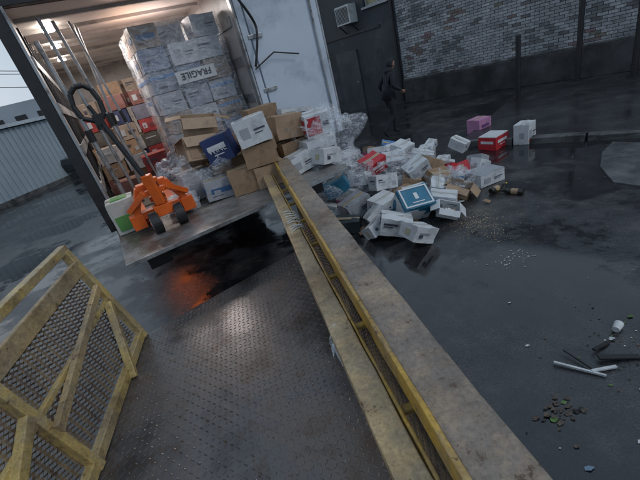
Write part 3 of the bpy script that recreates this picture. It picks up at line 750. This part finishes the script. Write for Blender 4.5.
# ------------------------------------------------------------ person
def person(loc,rz):
    P={'pelvis':((0,0,.93),.125),'waist':((.03,0,1.05),.125),'chest':((.07,0,1.28),.15),'neck0':((.11,0,1.43),.085),'neck':((.14,0,1.50),.058),
     'shL':((.09,.17,1.40),.075),'elL':((-.06,.25,1.17),.052),'wrL':((.10,.27,.98),.034),
     'shR':((.09,-.17,1.40),.075),'elR':((.0,-.26,1.15),.052),'wrR':((.22,-.24,1.02),.034),
     'hipL':((0,.09,.88),.105),'knL':((.16,.10,.50),.07),'anL':((.10,.10,.10),.045),'toeL':((.26,.12,.05),.035),
     'hipR':((0,-.09,.88),.105),'knR':((.0,-.09,.49),.07),'anR':((-.30,-.09,.17),.045),'toeR':((-.20,-.10,.04),.035)}
    E=[('pelvis','waist'),('waist','chest'),('chest','neck0'),('neck0','neck'),('chest','shL'),('shL','elL'),('elL','wrL'),('chest','shR'),('shR','elR'),('elR','wrR'),
     ('pelvis','hipL'),('hipL','knL'),('knL','anL'),('anL','toeL'),('pelvis','hipR'),('hipR','knR'),('knR','anR'),('anR','toeR')]
    root=empty('pedestrian',loc,rz)
    def skin(name,P,E,rootn,m):
        bm=bmesh.new(); sl=bm.verts.layers.skin.verify(); d={}
        for k,(q,r) in P.items():
            v=bm.verts.new(q); d[k]=v; rr=r if hasattr(r,'__len__') else (r,r); v[sl].radius=rr; v[sl].use_root=(k==rootn)
        for a,b_ in E: bm.edges.new((d[a],d[b_]))
        me=bpy.data.meshes.new(name); bm.to_mesh(me); bm.free(); me.materials.append(m)
        o=bpy.data.objects.new(name,me); C.objects.link(o); o.parent=root
        s=o.modifiers.new('skin','SKIN'); s.use_smooth_shade=True
        o.modifiers.new('sub','SUBSURF').levels=2; o.modifiers['sub'].render_levels=2
        return o
    CL=mat('dark_clothes',(.014,.016,.022),.85,0,.3,9,.3); SK=mat('skin',(.36,.21,.15),.5,0,.08,10,.05)
    skin('clothed_body',P,E,'pelvis',CL)
    def hand(w,el,side,nm):
        w=Vector(w); d=(w-Vector(el)).normalized(); s=Vector((0,side,0)); s=(s-d*s.dot(d)).normalized(); n=d.cross(s)
        H={'w':(w-d*.02,.026),'p':(w+d*.05,(.036,.018))}; Eh=[('w','p')]
        for i,(o,l) in enumerate(((-.030,.07),(-.010,.08),(.010,.075),(.028,.06))):
            b0=w+d*.075+n*o; H['k%d'%i]=(b0,.010); H['m%d'%i]=(b0+d*l*.5-s*.012,.009); H['t%d'%i]=(b0+d*l*.85-s*.035,.007); Eh+=[('p','k%d'%i),('k%d'%i,'m%d'%i),('m%d'%i,'t%d'%i)]
        H['th']=(w+d*.035+n*.035-s*.01,.011); H['tt']=(w+d*.08+n*.05-s*.03,.009); Eh+=[('w','th'),('th','tt')]
        skin(nm,H,Eh,'w',SK)
    hand(P['wrL'][0],P['elL'][0],1,'left_hand'); hand(P['wrR'][0],P['elR'][0],-1,'right_hand')
    bm=bmesh.new(); bmesh.ops.create_uvsphere(bm,u_segments=24,v_segments=18,radius=1)
    for v in bm.verts:
        x,y,z=v.co; fx=x*.098; fy=y*.076*(1-.18*max(0,-z)); fz=z*.118
        if x>.5 and abs(y)<.25 and -.25<z<.15: fx+=.016*(1-abs(y)/.25)
        if x>.6 and .05<z<.3 and .2<abs(y)<.5: fx-=.008
        if x>.5 and -.5<z<-.38 and abs(y)<.35: fx-=.005
        if z<-.7 and x>0: fx+=.015
        v.co=(fx,fy,fz)
    me=bpy.data.meshes.new('head'); bm.to_mesh(me); bm.free(); me.materials.append(SK)
    for pz in me.polygons: pz.use_smooth=True
    ho=bpy.data.objects.new('head',me); C.objects.link(ho); ho.parent=root; ho.location=(.18,0,1.61); ho.rotation_euler=(0,.25,0)
    mb=MB(); EY=mat('eyes',(.02,.02,.02),.2)
    for y in(-.03,.03): mb.cyl((.086,y,.012),(.094,y,.012),.009,EY,10)
    mb.cyl((-.0,.074,-.03),(.0,.086,.02),.016,SK,8); mb.cyl((-.0,-.074,-.03),(.0,-.086,.02),.016,SK,8)
    mb.box((.094,0,-.052),(.008,.042,.007),mat('lips',(.3,.12,.1),.5))
    fo_=mb.obj('face_features',ho)
    bm=bmesh.new(); bmesh.ops.create_uvsphere(bm,u_segments=24,v_segments=16,radius=1)
    for v in list(bm.verts):
        if (v.co.x>.35 and v.co.z<.45) or v.co.z<-.65: bm.verts.remove(v)
    for v in bm.verts: v.co=Vector((v.co.x*.108-.006,v.co.y*.086,v.co.z*.128))*(1+.04*noise.noise(v.co*3))
    me=bpy.data.meshes.new('hood'); bm.to_mesh(me); bm.free(); me.materials.append(CL)
    hh=bpy.data.objects.new('hair_and_hood',me); C.objects.link(hh); hh.parent=ho
    mb=MB(); mb.cyl((.0,0,.86),(.05,0,1.2),.17,CL,20,.155); mb.cyl((.09,0,1.42),(.13,0,1.53),.11,CL,16,.075)
    jo=mb.obj('jacket',root,smooth=True)
person((2.50,8.85,0),rad(15))

# ------------------------------------------------------------ litter
random.seed(3)
WPAP=mat('litter_paper',(.5,.52,.53),.6); BRN=mat('litter_brown',(.08,.06,.045),.6); BLP=mat('litter_blue',(.16,.24,.33),.5); LEAF=mat('green_leaf',(.07,.16,.03),.5); GLS=mat('glass_shard',(.6,.5,.3),.08,0,.3,30,0); AMB=mat('amber_shard',(.5,.3,.1),.12,0,.4,30,0)
def scrap(mb,x,y,s,m,z=.004):
    n=random.randint(4,6); a0=random.random()*6; vs=[]
    for i in range(n):
        a=a0+i*2*math.pi/n; r=s*random.uniform(.5,1); vs.append((x+r*math.cos(a),y+r*math.sin(a)*.6,z+random.uniform(0,s*.35)))
    c=(x,y,z+s*.15); mb.add(vs+[c],[(i,(i+1)%n,n) for i in range(n)],m)
mb=MB()
for i in range(330):
    x=random.uniform(.7,6); y=random.uniform(.6,7.5)
    scrap(mb,x,y,random.uniform(.003,.011)*(1 if random.random()<.95 else 2),random.choice([WPAP,BRN,WPAP,BRN,BRN,BLACK]))
for i in range(110):
    x=random.gauss(1.8,.2); y=random.gauss(1.5,.22); scrap(mb,x,y,random.uniform(.005,.016),random.choice([WPAP,BRN,BLACK,BRN,LEAF]))
for i in range(60): scrap(mb,random.gauss(1.7,.12),random.gauss(2.75,.06),random.uniform(.004,.012),WPAP)
for i in range(40): scrap(mb,random.gauss(1.07,.06),random.gauss(1.25,.05),random.uniform(.01,.03),random.choice([BRN,BLACK,BRN]))
for i in range(90): q=DK(random.uniform(-1.2,.1),random.uniform(.6,2.3),DZ+.005); scrap(mb,q.x,q.y,random.uniform(.003,.008),random.choice([BRN,BRN,BRN,WPAP]),DZ+.004)
for (x,y,s,m) in((1.7,1.62,.04,WPAP),(1.55,1.25,.025,WPAP),(1.95,1.75,.035,LEAF),(.98,.95,.035,BLP),(1.3,1.0,.02,WPAP),(1.2,1.75,.02,WPAP),(1.35,2.2,.02,WPAP),(1.12,1.3,.035,LEAF),(1.0,1.22,.03,LEAF),(2.0,1.6,.03,LEAF)): scrap(mb,x,y,s,m)
mb.obj('litter')
# pieces of torn board and film between the boxes
mb=MB()
for i in range(46):
    x=random.uniform(.5,2.4); y=random.uniform(3.9,6.8); R=Euler((random.uniform(-.3,.3),random.uniform(-.3,.3),random.random()*6)).to_matrix()
    mb.box((x,y,.03),(random.uniform(.06,.2),random.uniform(.05,.14),.004),random.choice([cm(WHT),cm(CARD2),cm(CARD),cm(GREY)]),R,jit=.008)
mb.obj('torn_cardboard')
mb=MB()
for i in range(1100):
    x=random.gauss(1.82,.17); y=random.gauss(3.6,.24); scrap(mb,x,y,random.uniform(.002,.008),random.choice([GLS,AMB,GLS]))
mb.obj('broken_glass')
mb=MB()
mb.beam((1.25,1.56,.02),(1.45,1.38,.012),.013,.014,WPAP); mb.beam((1.40,1.43,.02),(1.55,1.42,.012),.018,.012,WPAP); mb.beam((1.5,1.5,.03),(1.72,1.44,.012),.035,.012,BLACK); mb.beam((1.52,1.56,.03),(1.66,1.6,.01),.02,.012,BLACK); mb.beam((1.36,1.62,.03),(1.42,1.44,.012),.008,.008,BLACK)
mb.obj('broken_plastic_bracket')
mb=MB(); mb.cyl((1.76,1.66,.03),(1.82,1.7,.03),.022,WPAP,16,.028); mb.obj('paper_cup')
def bottle(x,y,a,col,z=0):
    mb=MB(); m=mat('bottle_glass_%02d'%int(col[0]*99),col,.08,0,.05,3,0)
    pr=[(0,.036),(.19,.037),(.22,.03),(.25,.014),(.31,.014)]
    for (h0,r0),(h1,r1) in zip(pr[:-1],pr[1:]): mb.cyl((h0,0,.037),(h1,0,.037),r0,m,18,r1)
    mb.cyl((.06,0,.037),(.14,0,.037),.0385,cm(CARD2),18); mb.cyl((.29,0,.037),(.312,0,.037),.0155,mat('bottle_cap',(.4,.3,.05),.3,.5),14)
    mb.obj('wine_bottle',None,(x,y,z),(0,0,a))
bottle(2.35,4.22,.4,(.02,.02,.015)); bottle(2.62,3.95,2.2,(.02,.02,.015))
mb=MB(); WF=filmmat('white_film_strip',.55,.95,9)
def strip(pts,w,m):
    vs=[];fs=[]
    for i,q in enumerate(pts):
        q=Vector(q); o=Nn*w*random.uniform(.6,1)*.5+Vector((random.uniform(-.01,.01),random.uniform(-.01,.01),random.uniform(-.008,.008))); vs+=[q-o,q+o*.0+Vector((0,0,.008)),q+o]
    for i in range(len(pts)-1):
        for k in(0,1): fs.append((i*3+k,i*3+k+1,i*3+4+k,i*3+3+k))
    mb.add(vs,fs,m)
strip([DK(.085+.012*math.sin(i*1.4),1.26-.012*i+.01*math.sin(i*2),1.09-.035*i) for i in range(7)],.045,WF)
strip([DK(.10-.01*i,1.20-.01*i,1.10-.03*i) for i in range(5)],.03,WF)
for k in range(9):
    al=2.30+k*.05+random.uniform(-.02,.02); r=[]; sk=random.uniform(-.05,.05)
    for i in range(13):
        a=2*math.pi*i/12; r.append(DK(.125+.060*math.cos(a),al+sk*math.cos(a),1.075+.032*math.sin(a)))
    mb.tube(r,.0045,WPAP,6)
mb.obj('film_scrap')
mb=MB(); scrap(mb,.02,1.12,.03,WPAP,DZ+.004); mb.obj('paper_scrap')
